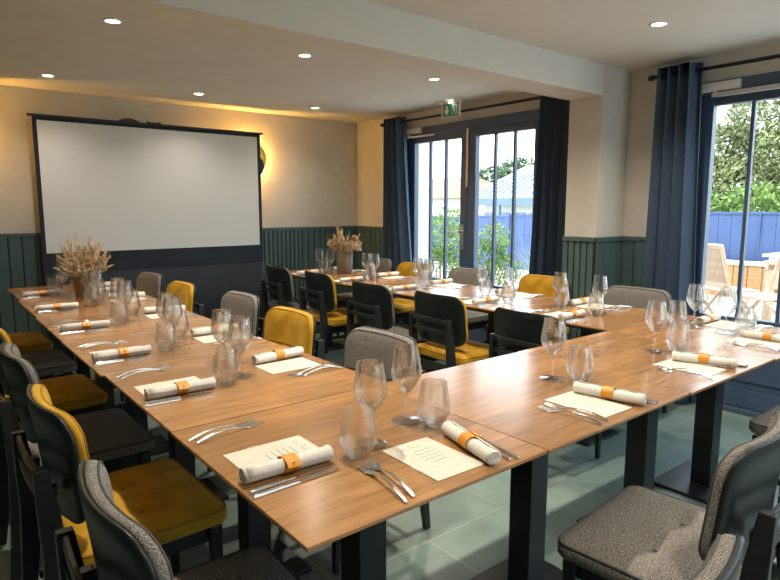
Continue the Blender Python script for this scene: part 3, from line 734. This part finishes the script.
def make_napkin():
    r = empty('rolled_napkin', (0, 0, 0))
    L = .108; Rr = .0190
    b = MB(); secs = []
    for i in range(15):
        y = -L + 2 * L * i / 14; e = 1 + .05 * math.sin(i * 1.9) * (abs(y) / L)
        if abs(y) < .03: e *= .93
        secs.append([Vector((Rr * e * math.cos(a) * 1.10, y, max(Rr * e * .9 * (1 + math.sin(a)), 0.0002))) for a in [2 * PI * k / 22 for k in range(22)]])
    secs = [[Vector((p.x * .90, p.y - .0012, .0185 + (p.z - .0185) * .90)) for p in secs[0]]] + secs + [[Vector((p.x * .90, p.y + .0012, .0185 + (p.z - .0185) * .90)) for p in secs[-1]]]
    b.loft(secs); n = b.build('napkin_roll', M_napkin, r, smooth=True)
    for s in (-1, 1):                               # the spiral of folds at each end
        c = MB(); pts = [Vector(((.003 + .0142 * k / 40) * math.cos(.42 * k) * 1.08, s * (L + .0022), .0188 + (.003 + .0142 * k / 40) * math.sin(.42 * k))) for k in range(41)]
        c.tube(pts, .0014, 5); c.build('fold_spiral', M_napkin, n, smooth=True)
    c = MB(); secs = []                             # loose flap along the side
    for i in range(9):
        y = -L + .004 + (2 * L - .008) * i / 8
        secs.append([Vector((.006, y, .0368)), Vector((.0155, y, .0325)), Vector((.0208, y, .024)), Vector((.0224, y, .0165)), Vector((.0210, y, .0160)), Vector((.0194, y, .0235)), Vector((.0145, y, .031)), Vector((.0055, y, .0352))])
    c.loft(secs); c.build('napkin_flap', M_napkin, n, smooth=True)
    c = MB(); secs = []
    for y in (-.0175, .0175):
        outer = [Vector((Rr * 1.16 * 1.1 * math.cos(a), y, max(.0190 + Rr * 1.02 * math.sin(a), .0002))) for a in [R(-100 + 15 * k) for k in range(23)]]
        inner = [Vector((Rr * 1.06 * 1.1 * math.cos(a), y, max(.0190 + Rr * .94 * math.sin(a), .0006))) for a in [R(-100 + 15 * k) for k in range(23)]]
        secs.append(outer + inner[::-1])
    c.loft(secs); band = c.build('leather_band', M_leather, r, smooth=False); band.rotation_euler = (0, 0, 0)
    c = MB(); c.loft([[Vector((.010, y, .0400)), Vector((.027, y, .0320)), Vector((.036, y, .0235)), Vector((.0355, y, .0215)), Vector((.026, y, .0300)), Vector((.009, y, .0380))] for y in (-.0165, .0165)])
    c.build('strap_end', M_leather, band)
    c = MB(); c.lathe([(.0003, .003), (.003, .002), (.004, 0)], 10, (.030, 0, .0290)); c.build('stud', M_metal, band, smooth=True)
    return r
def make_fork():
    b = MB()
    # handle: raised arch; local +y towards the tines
    def zz(y): return .0012 + .013 * max(0, math.sin(PI * (y + .10) / .155)) if y < .055 else .0012 + .0035 * ((y - .055) / .05) ** 1.5
    secs = []
    for y, wd, th in ((-.100, .0042, .0032), (-.085, .0046, .0034), (-.05, .0042, .0032), (-.01, .0034, .0030), (.02, .0030, .0028), (.04, .0036, .0026), (.052, .0085, .0022), (.060, .0120, .0020), (.068, .0125, .0018)):
        z = zz(y); secs.append([Vector((-wd, y, z)), Vector((wd, y, z)), Vector((wd * .8, y, z + th)), Vector((-wd * .8, y, z + th))])
    b.loft(secs)
    for k in range(4):
        x = -.0099 + .0066 * k; secs = []
        for y, wd in ((.066, .0019), (.085, .0017), (.104, .0008)):
            z = zz(y); secs.append([Vector((x - wd, y, z)), Vector((x + wd, y, z)), Vector((x + wd, y, z + .0017)), Vector((x - wd, y, z + .0017))])
        b.loft(secs)
    return b.build('table_fork', M_metal, bevel=.0006)
def make_knife():
    r = empty('table_knife', (0, 0, 0))
    b = MB(); secs = []
    for y, wd, th in ((-.112, .0045, .0065), (-.100, .0050, .0072), (-.05, .0042, .0064), (.0, .0034, .0058)):
        secs.append([Vector((-wd, y, .0003)), Vector((wd, y, .0003)), Vector((wd * .8, y, th)), Vector((-wd * .8, y, th))])
    b.loft(secs); b.build('handle', M_metal, r, bevel=.001)
    b = MB(); secs = []
    for y, l_, r_ in ((.0, -.0034, .0034), (.010, -.0075, .0045), (.045, -.0085, .0050), (.085, -.0070, .0050), (.108, -.001, .0045)):
        secs.append([Vector((l_, y, .0016)), Vector((r_, y, .0012)), Vector((r_, y, .0034)), Vector((l_, y, .0024))])
    b.loft(secs); b.build('blade', M_metal, r)
    return r
MK = {'wine': make_wine, 'tumbler': make_tumbler, 'menu': make_menu, 'napkin': make_napkin, 'fork': make_fork, 'knife': make_knife}
PT = {}
def put(kind, p, rz, label, cat, group):
    if kind not in PT: PT[kind] = MK[kind](); o = PT[kind]
    else: o = copy_tree(PT[kind])
    o.location = p; o.rotation_euler = (0, 0, rz)
    return tag(o, label, cat, group)

ZT = .7505
def setting(edge, c, face, where, jit, over={}):
    """edge = coordinate of the table edge, c = coordinate of the menu along it; face = E, W or N"""
    ang = {'E': EX, 'W': WX, 'N': NY}[face]
    def P(lx, ly, z=ZT):
        if face == 'E': return (edge + ly, c - lx, z)
        if face == 'W': return (edge - ly, c + lx, z)
        return (c + lx, edge + ly, z)
    j = jit
    a = J(.03)
    put('menu', P(J(.004), .150 + J(.006)), ang + a, 'cream printed menu card, ' + where, 'menu', 'menu cards')
    nx = over.get('nx', .100)
    put('napkin', P(nx, .136 + J(.008), ZT + (.0014 if nx < .11 else .0002)), ang + over.get('na', J(.06)), 'rolled white napkin in tan leather band, ' + where, 'napkin', 'rolled napkins')
    ka = over.get('ka', J(.05)); k0 = max(.139, nx + .042)
    put('knife', P(k0, .128 + J(.006)), ang + ka, 'steel knife next to the napkin, ' + where, 'knife', 'table knives')
    put('knife', P(k0 + .023, .120 + J(.006)), ang + ka + J(.015), 'outer steel knife away from the napkin, ' + where, 'knife', 'table knives')
    fa = over.get('fa', J(.06)); f0 = over.get('fx', -.128)
    put('fork', P(f0, .128 + J(.006)), ang + fa, 'steel fork next to the menu, ' + where, 'fork', 'table forks')
    put('fork', P(f0 - over.get('fd', .028), .118 + J(.006)), ang + fa + J(.03), 'outer steel fork away from the menu, ' + where, 'fork', 'table forks')
    wp = over.get('wine', P(.100 + J(.012), .375 + J(.008))); tp = over.get('tum', P(.142 + J(.008), .300 + J(.006)))
    put('wine', (wp[0], wp[1], ZT), J(3), 'stemmed wine glass, ' + where, 'wine glass', 'wine glasses')
    put('tumbler', (tp[0], tp[1], ZT), J(3), 'clear water tumbler, ' + where, 'tumbler', 'water tumblers')

ORD = ('nearest place', 'second nearest place', 'third nearest place', 'fourth nearest place', 'fifth nearest place', 'farthest place')
for i, c in enumerate((1.262, 1.995, 2.615, 3.33, 4.065, 4.755)):
    ov = [dict(wine=(.872, 1.168), tum=(.805, 1.128), na=-.05, ka=.04, fa=.14, fx=-.205), dict(wine=(.885, 1.955), tum=(.806, 1.905), fx=-.215, fa=.22), dict(wine=(.86, 2.585), tum=(.80, 2.505), fx=-.165, fa=.08), dict(wine=(.865, 3.33), tum=(.81, 3.25)), dict(wine=(.885, 4.06), tum=(.84, 3.985)), dict(wine=(.80, 4.635), tum=(.735, 4.56), na=-.06)][i]
    setting((.503, .505, .496, .502, .510, .53)[i], c, 'E', ORD[i] + ', left side of left row', 0, ov)
for i, c in enumerate((1.99, 2.63, 3.375, 4.105, 4.81)):
    n = i if i < 4 else 5
    ov = [dict(wine=(.895, 2.135), tum=(.965, 2.205), na=.08), {}, dict(na=-.3), dict(na=-.35), {}][i]
    setting(1.245, c, 'W', ORD[n] + ', right side of left row', 0, ov)
for i, c in enumerate((1.995, 2.635, 3.43, 4.10, 4.80)):
    n = i if i < 4 else 5
    setting(2.665, c, 'E', ORD[n] + ', left side of right row', 0, {})
for i, c in enumerate((2.04, 2.66, 3.325, 4.01, 4.74)):
    n = i if i < 4 else 5
    setting(3.40, c, 'W', ORD[n] + ', window side of right row', 0, {})
for i, (c, ov) in enumerate(((.945, dict(wine=(1.056, 1.244), tum=(1.095, 1.172), na=-.25, nx=.105, fa=-.16, fx=-.155, ka=-.16, fd=.028)), (1.585, dict(wine=(1.731, 1.243), tum=(1.785, 1.168), na=.20, nx=.098, ka=.16, fa=.10, fx=-.095, fd=.04)),
                             (2.265, dict(wine=(2.40, 1.219), tum=(2.475, 1.158), na=.34, nx=.092, ka=.28, fa=.02, fx=-.085, fd=.03)), (2.91, dict(wine=(3.041, 1.199), tum=(3.142, 1.149), na=.0, fx=-.075, fa=-.12)))):
    setting(.860, c, 'N', ('first', 'second', 'third', 'fourth')[i] + ' place from the left on the front edge', 0, ov)
setting(3.40, 1.275, 'W', 'right end of the front row by terrace door', 0, dict(wine=(3.073, 1.362), tum=(3.05, 1.44), na=.02))

# ------------------------------------------------------------------ pots of dried flowers
def leafcard(mb, c, d, n, L, wd):
    d = Vector(d).normalized(); s = d.cross(Vector(n)).normalized() * wd; c = Vector(c)
    mb.add([c, c + d * L * .5 + s, c + d * L, c + d * L * .5 - s], [(0, 1, 2, 3)])
def stem_plume(root, base, tip, plume, m, rr, rad=.0020):
    base = Vector(base); tip = Vector(tip); L = (tip - base).length
    side = Vector((rr.uniform(-1, 1), rr.uniform(-1, 1), 0)) * L * .08
    pts = [base + (tip - base) * t + side * math.sin(PI * t) for t in [k / 6 for k in range(7)]]
    mb = MB(); mb.tube(pts, [rad * (1.2 - .7 * k / 6) for k in range(7)], 5)
    if plume == 'wheat':
        d = (pts[-1] - pts[-2]).normalized()
        for k in range(26):
            t = k / 25; p = pts[-1] - d * (.09 * (1 - t)); a = rr.uniform(0, 2 * PI)
            q = (d * 1.3 + Vector((math.cos(a), math.sin(a), .1)) * .55); leafcard(mb, p, q, (rr.uniform(-1, 1), rr.uniform(-1, 1), .3), .030, .0035)
    elif plume == 'leaf':
        d = (pts[-1] - pts[-3]).normalized()
        secs = []
        for k in range(9):
            t = k / 8; w_ = .014 * math.sin(PI * (t * .92 + .06)); c = pts[-1] - d * .09 + d * .11 * t
            s = d.cross(Vector((.3, 1, .2))).normalized(); n_ = d.cross(s)
            secs.append([c + s * w_, c + n_ * .002, c - s * w_, c - n_ * .002])
        mb.loft(secs)
    elif plume == 'puff':
        c = pts[-1]
        for k in range(170):
            a = rr.uniform(0, 2 * PI); z = rr.uniform(-.8, 1); s = math.sqrt(1 - z * z); q = Vector((math.cos(a) * s, math.sin(a) * s, z))
            leafcard(mb, c + q * rr.uniform(.004, .020), q + Vector((rr.uniform(-.5, .5), rr.uniform(-.5, .5), rr.uniform(-.3, .5))), (rr.uniform(-1, 1), rr.uniform(-1, 1), rr.uniform(-1, 1)), rr.uniform(.010, .024), .005)
    return mb.build({'wheat': 'dried_grass_stem', 'leaf': 'dried_leaf_stem', 'puff': 'dried_flower_head', 'bare': 'dried_twig'}[plume], m, root)
rr = random.Random(11)
v1 = empty('dried_flower_pot', (.90, 4.43, .7502)); tag(v1, 'woven straw pot of golden dried grasses on the left row', 'flower pot', 'pots of dried flowers')
m = MB(); m.lathe([(.0003, 0), (.060, 0), (.064, .004), (.079, .142), (.080, .146), (.074, .146), (.072, .135), (.0003, .132)], 36); m.build('woven_pot', M_rattan, v1, smooth=True)
for k in range(84):
    a = rr.uniform(0, 2 * PI); t = math.sqrt(rr.uniform(.03, 1.0)); b = (.04 * math.cos(a), .04 * math.sin(a), .128)
    kind = rr.choice(('wheat', 'wheat', 'bare', 'wheat', 'leaf', 'bare', 'wheat', 'wheat'))
    z = .38 - .18 * t ** 2 + rr.uniform(-.04, .04) + (.07 if kind == 'bare' else 0)
    stem_plume(v1, b, (.19 * t * math.cos(a), .19 * t * math.sin(a), z), kind, M_plume if k % 4 == 0 else M_straw, rr)
for k in range(9):
    a = rr.uniform(0, 2 * PI); stem_plume(v1, (.03 * math.cos(a), .03 * math.sin(a), .128), (.12 * math.cos(a), .12 * math.sin(a), rr.uniform(.19, .27)), 'puff', M_plume if k % 3 else M_straw, rr)
v2 = empty('dried_flower_pot', (3.115, 4.56, .7502)); tag(v2, 'taupe pot of pale dried flowers on the right row', 'flower pot', 'pots of dried flowers')
m = MB(); m.lathe([(.0003, 0), (.066, 0), (.071, .004), (.078, .19), (.077, .205), (.071, .205), (.070, .185), (.0003, .18)], 36); m.build('taupe_pot', M_concrete, v2, smooth=True)
for k in range(34):
    a = rr.uniform(0, 2 * PI); t = math.sqrt(rr.uniform(0, 1)); b = (.03 * math.cos(a), .03 * math.sin(a), .178)
    stem_plume(v2, b, (.15 * t * math.cos(a), .13 * t * math.sin(a), .205 + .155 * rr.uniform(.2, 1) * (1.1 - .5 * t)), 'puff', M_plume if k % 3 else M_straw, rr)
for k in range(11):
    a = rr.uniform(0, 2 * PI); t = rr.uniform(.3, 1); b = (.03 * math.cos(a), .03 * math.sin(a), .178)
    stem_plume(v2, b, (.20 * t * math.cos(a), .18 * t * math.sin(a), .46 - .13 * t), ('wheat', 'bare', 'leaf')[k % 3], M_straw, rr)

# ------------------------------------------------------------------ outside
g = struct('floor_terrace', bx(XR + .12, 10.6, -6, 14, -.10, -.004), M_terr)
g = struct('floor_meadow', bx(10.6, 120, -60, 90, -2.0, -.9), M_grass_ground)
struct('wall_outside_return', bx(XR + .25, 4.66, 5.06, 5.30, -.1, 2.75), M_white_wall)
# roof slab above the room so that the sun stays outside
struct('roof', bx(XL - .3, XR + .30, YN - .3, YB + .3, ZC + .2, ZC + .36), M_white_wall)

XF = 10.35
for i in range(9):                                     # fence in panels between posts
    y = 1.2 + i * 1.25
    if y + 1.25 > 12.4: break
    zt = 1.255 - (.0 if i < 4 else .035 * (i - 3))
    o = empty('fence_panel', (XF, y + .62, 0)); tag(o, 'blue wooden fence panel outside, %s from the right' % ('first', 'second', 'third', 'fourth', 'fifth', 'sixth', 'seventh', 'eighth', 'ninth')[i], 'fence', 'blue fence panels along the terrace')
    m = MB()
    for k in range(6): m.box(-.012, .012, -.615 + k * .203, -.615 + k * .203 + .196, .02, zt)
    m.build('boards', M_fence, o)
    m = MB(); m.box(-.03, .03, -.62, .605, zt, zt + .035); m.build('top_rail', M_fence, o)
    m = MB(); m.box(-.04, .013, .606, .628, 0, zt + .045); m.build('fence_post', M_fence, o)
o = empty('planter_wall', (9.75, 3.4, 0)); tag(o, 'low orange wooden slat planter at the back of the terrace', 'planter')
m = MB()
for k in range(22): m.box(-.012, .012, -2.2 + k * .20, -2.2 + k * .20 + .188, 0.0, .50)
m.build('cedar_boards', M_slat, o)
m = MB(); m.box(-.03, .30, -2.2, 2.2, .50, .54); m.box(.02, .28, -2.2, 2.2, 0, .49); m.build('white_coping', M_white_wall, o)

def terrace_chair(x, y, rz, label, woven):
    r = empty('terrace_chair', (x, y, 0), rz); tag(r, label, 'chair', 'teak terrace chairs')
    for s in (-1, 1):
        m = MB(); m.tube([(s * .24, .22, 0), (s * .24, -.22, .50), (s * .235, -.36, .95)], .022, 6); m.build('back_leg', M_teak, r)
        m = MB(); m.tube([(s * .205, -.26, 0), (s * .205, .20, .445)], .020, 6); m.build('front_leg', M_teak, r)
    m = MB()
    for k in range(7): m.box(-.225, .225, -.20 + k * .064, -.20 + k * .064 + .056, .445, .465)
    m.build('seat_slats', M_teak, r)
    tl = Matrix.Translation((0, -.225, .50)) @ Matrix.Rotation(R(16), 4, 'X')
    m = MB()
    if woven:
        for k in range(22): m.box(-.20 + k * .0185, -.20 + k * .0185 + .012, -.008, .004, .06, .46, tl)
        for k in range(22): m.box(-.205, .205, -.004, .008, .06 + k * .0185, .06 + k * .0185 + .011, tl)
    else:
        for k in range(6): m.box(-.20 + k * .072, -.20 + k * .072 + .045, -.008, .008, .02, .44, tl)
    m.build('back_panel', M_teak, r)
    m = MB(); m.box(-.24, .24, -.016, .016, .44, .49, tl); m.box(-.215, .215, -.014, .014, .0, .05, tl); m.build('back_rails', M_teak, r)
    return r
terrace_chair(7.02, 2.80, R(-110), 'pale teak folding chair with woven back outside the right-hand door', True)
terrace_chair(6.8, 2.30, R(60), 'pale teak slat-back chair at the right edge of the terrace', False)
terrace_chair(8.95, 4.1, R(-80), 'pale teak chair farther back on the terrace behind the table', True)
def terrace_table(x, y, a, b, label, m_):
    r = empty('terrace_table', (x, y, 0)); tag(r, label, 'table', 'terrace tables')
    m = MB()
    for k in range(8): m.box(-a + k * a / 4, -a + k * a / 4 + a / 4 - .006, -b, b, .72, .75)
    m.build('slatted_top', m_, r)
    for sx in (-1, 1):
        for sy in (-1, 1):
            q = MB(); q.box(sx * (a - .08) - .04, sx * (a - .08) + .04, sy * (b - .08) - .04, sy * (b - .08) + .04, 0, .66); q.build('table_leg', m_, r)
    q = MB(); q.box(-a + .06, a - .06, -b + .06, b - .06, .66, .72); q.build('apron', m_, r)
terrace_table(8.05, 2.22, .55, .42, 'pale wooden terrace table behind the woven-back chair', M_teak)
terrace_table(9.1, 2.3, .40, .75, 'white terrace table at the back near the blue fence', M_white_wall)

def foliage(mb, blobs, n, size, rr):
    tot = sum(b[3] ** 2 for b in blobs)
    for (x, y, z, rad, sq) in blobs:
        for k in range(int(n * rad ** 2 / tot)):
            a = rr.uniform(0, 2 * PI); u = rr.uniform(-1, 1); s = math.sqrt(1 - u * u); q = Vector((math.cos(a) * s, math.sin(a) * s, u * sq))
            c = Vector((x, y, z)) + q * rad * (rr.uniform(.35, 1.0) ** .45)
            leafcard(mb, c, (rr.uniform(-1, 1), rr.uniform(-1, 1), rr.uniform(-.6, 1)), (rr.uniform(-1, 1), rr.uniform(-1, 1), rr.uniform(-1, 1)), size * rr.uniform(.6, 1.5), size * .27)
def tree(x, y, h, blobs, n, size, m_, label, seed, base=-.9):
    r = empty('tree', (x, y, base)); tag(r, label, 'tree', 'trees beyond the fence')
    rr = random.Random(seed); mb = MB(); foliage(mb, blobs, n, size, rr); mb.build('foliage', m_, r)
    t = MB(); t.tube([(0, 0, 0), (.1, .1, h * .3), (.0, .25, h * .55), (.1, .1, h * .8)], [.16, .13, .10, .04], 8)
    for b in blobs[:6]: t.tube([(.05, .15, h * .35), ((b[0]) * .6, b[1] * .6, b[2] * .8), (b[0], b[1], b[2])], [.07, .05, .02], 6)
    t.build('trunk', M_trunk, r)
def shrub(x, y, blobs, n, size, m_, label, seed, name='shrub', z=0.0):
    r = empty(name, (x, y, z)); tag(r, label, 'shrub', 'shrubs outside')
    rr = random.Random(seed); mb = MB(); foliage(mb, blobs, n, size, rr); mb.build('foliage', m_, r)
    t = MB()
    for b in blobs[:5]: t.tube([(b[0] * .2, b[1] * .2, 0), (b[0] * .7, b[1] * .7, b[2] * .6), (b[0], b[1], b[2])], [.02, .015, .008], 6)
    t.build('branches', M_trunk, r)
# big feathery tree right of the terrace door
tree(15.5, 6.1, 5.2, [(0, -.6, 4.3, .9, .9), (.2, .6, 3.5, 1.0, .8), (-.2, -1.3, 3.4, 1.0, .8), (.3, 1.5, 2.6, .95, .8), (0, -.2, 2.6, 1.2, .8), (-.2, -1.8, 2.4, 1.1, .9), (.1, 2.1, 2.0, .7, .8), (0, 1.0, 2.0, .9, .8)], 30000, .115, M_leaf_soft, 'tall feathery olive-green tree seen through the right-hand door', 5)
shrub(12.2, 4.5, [(0, 0, 1.75, .55, .8), (.1, .8, 1.65, .5, .8), (0, -.9, 1.7, .55, .7), (.1, -1.8, 1.7, .55, .7), (0, 1.6, 1.5, .5, .8)], 3200, .13, M_leaf_bright, 'bright green bush just behind the blue fence', 6, z=-.4)
# dark trees on the horizon through the exit door
tree(33, 27.0, 5.5, [(0, 0, 4.3, 1.9, .7), (0, 2.4, 4.0, 1.7, .7), (0, -2.4, 4.1, 1.8, .7), (0, 4.4, 3.6, 1.5, .7), (0, -4.6, 3.7, 1.7, .7), (0, 1, 2.4, 2.0, .6), (0, -2, 2.4, 2.0, .6)], 9000, .30, M_leaf_dark, 'dark green tree beyond the pavilion through the exit door', 8)
tree(40, 26.0, 5.5, [(0, 0, 4.4, 2.0, .7), (0, 2.6, 4.0, 1.8, .7), (0, -2.8, 4.0, 1.9, .7), (0, 0, 2.4, 2.2, .6), (0, -5, 3.6, 1.8, .7)], 8000, .32, M_leaf_dark, 'dark green tree farther right behind the pavilion roof', 9)
tree(31, 40.0, 5.0, [(0, 0, 4.0, 1.8, .7), (0, 2.6, 3.7, 1.6, .7), (0, -2.6, 3.8, 1.6, .7), (0, 0, 2.4, 2.0, .6)], 6000, .30, M_leaf_dark, 'dark green tree behind the red-roofed house', 10)
# bushes and grasses on the terrace
shrub(6.6, 6.95, [(0, 0, .85, .38, 1), (-.1, .35, .65, .36, 1), (.1, -.30, .70, .34, 1), (0, .1, .40, .42, .9), (.1, -.1, 1.12, .24, 1)], 3600, .055, M_leaf_bright, 'leafy green shrub outside the exit door, behind its left leaf', 12)
shrub(7.3, 6.45, [(0, 0, .85, .26, 1), (0, .1, .55, .30, 1), (.1, -.12, .35, .32, .9)], 1800, .06, M_leaf_bright, 'smaller yellow-green shrub outside the exit door, right of its centre', 13)
r = empty('ornamental_grass', (7.1, 5.35, 0)); tag(r, 'tall arching pale ornamental grass outside the exit door', 'grass plant')
rr = random.Random(21); m = MB()
for k in range(170):
    a = rr.uniform(0, 2 * PI); L = rr.uniform(.55, 1.1); lean = rr.uniform(.15, .75); d = Vector((math.cos(a), math.sin(a), 0)); p0 = Vector((rr.uniform(-.1, .1), rr.uniform(-.18, .18), 0)); s = d.cross(Vector((0, 0, 1))) * .006
    secs = []
    for i in range(7):
        t = i / 6; c = p0 + d * (lean * L * t * t) + Vector((0, 0, L * (t - .35 * lean * t ** 3))); w_ = 1 - t * .9
        secs.append([c - s * w_, c + s * w_])
    m.loft(secs, False, False)
o = m.build('blades', M_blade, r); o['kind'] = 'stuff'

# pavilion and house beyond the fence
pv = empty('garden_pavilion', (16.2, 11.75, -.55)); tag(pv, 'pale blue pavilion with ribbed zinc roof beyond the blue fence', 'building')
m = MB(); m.box(-1.2, 1.2, -1.7, 1.9, 0, 2.15); m.build('glazed_walls', M_white_wall, pv)
for k in range(6):
    q = MB(); q.box(-1.24, -1.2, -1.62 + k * .62, -1.62 + k * .62 + .42, .5, 1.75); q.build('window', M_pglass, pv)
m = MB(); e = 2.2
m.loft([[Vector((-1.7, -2.2, e)), Vector((1.7, -2.2, e)), Vector((1.7, 2.4, e)), Vector((-1.7, 2.4, e))], [Vector((-.15, -.9, 3.25)), Vector((.15, -.9, 3.25)), Vector((.15, 1.0, 3.25)), Vector((-.15, 1.0, 3.25))]]); m.build('hipped_roof', M_zinc, pv)
m = MB()
for k in range(15):
    t = k / 14; m.tube([(-1.71, -2.15 + 4.5 * t, e + .03), (-.16, -.9 + 1.9 * t, 3.28)], .028, 5)
for k in range(10):
    t = k / 9; m.tube([(-1.65 + 3.3 * t, -2.21, e + .03), (-.15 + .3 * t, -.91, 3.28)], .028, 5)
m.build('roof_ribs', M_zinc_rib, pv)
m = MB(); m.box(-1.72, -1.68, -2.2, 2.4, 1.98, 2.2); m.box(-1.7, 1.7, -2.22, -2.18, 1.98, 2.2); m.build('valance', M_pav, pv)
for y in (-2.1, -.6, .9, 2.3):
    q = MB(); q.box(-1.70, -1.62, y - .04, y + .04, 0, 2.0); q.build('post', M_pav, pv)
hs = empty('house', (23, 24.2, -.9)); tag(hs, 'white house with a terracotta tiled roof far beyond the exit door', 'building')
m = MB(); m.box(-3, 3, -4.2, 3.5, 0, 2.75); m.build('walls', M_white_wall, hs)
m = MB(); m.loft([[Vector((-3.4, -4.4, 2.7)), Vector((3.4, -4.4, 2.7)), Vector((3.4, 3.9, 2.7)), Vector((-3.4, 3.9, 2.7))], [Vector((-.05, -2.4, 3.85)), Vector((.05, -2.4, 3.85)), Vector((.05, 3.0, 3.85)), Vector((-.05, 3.0, 3.85))]]); m.build('tiled_roof', M_roof_red, hs)
for y in (-2.6, -.4, 1.6):
    m = MB(); m.box(-3.03, -3, y, y + .9, .8, 1.9); m.build('window', M_pglass, hs)
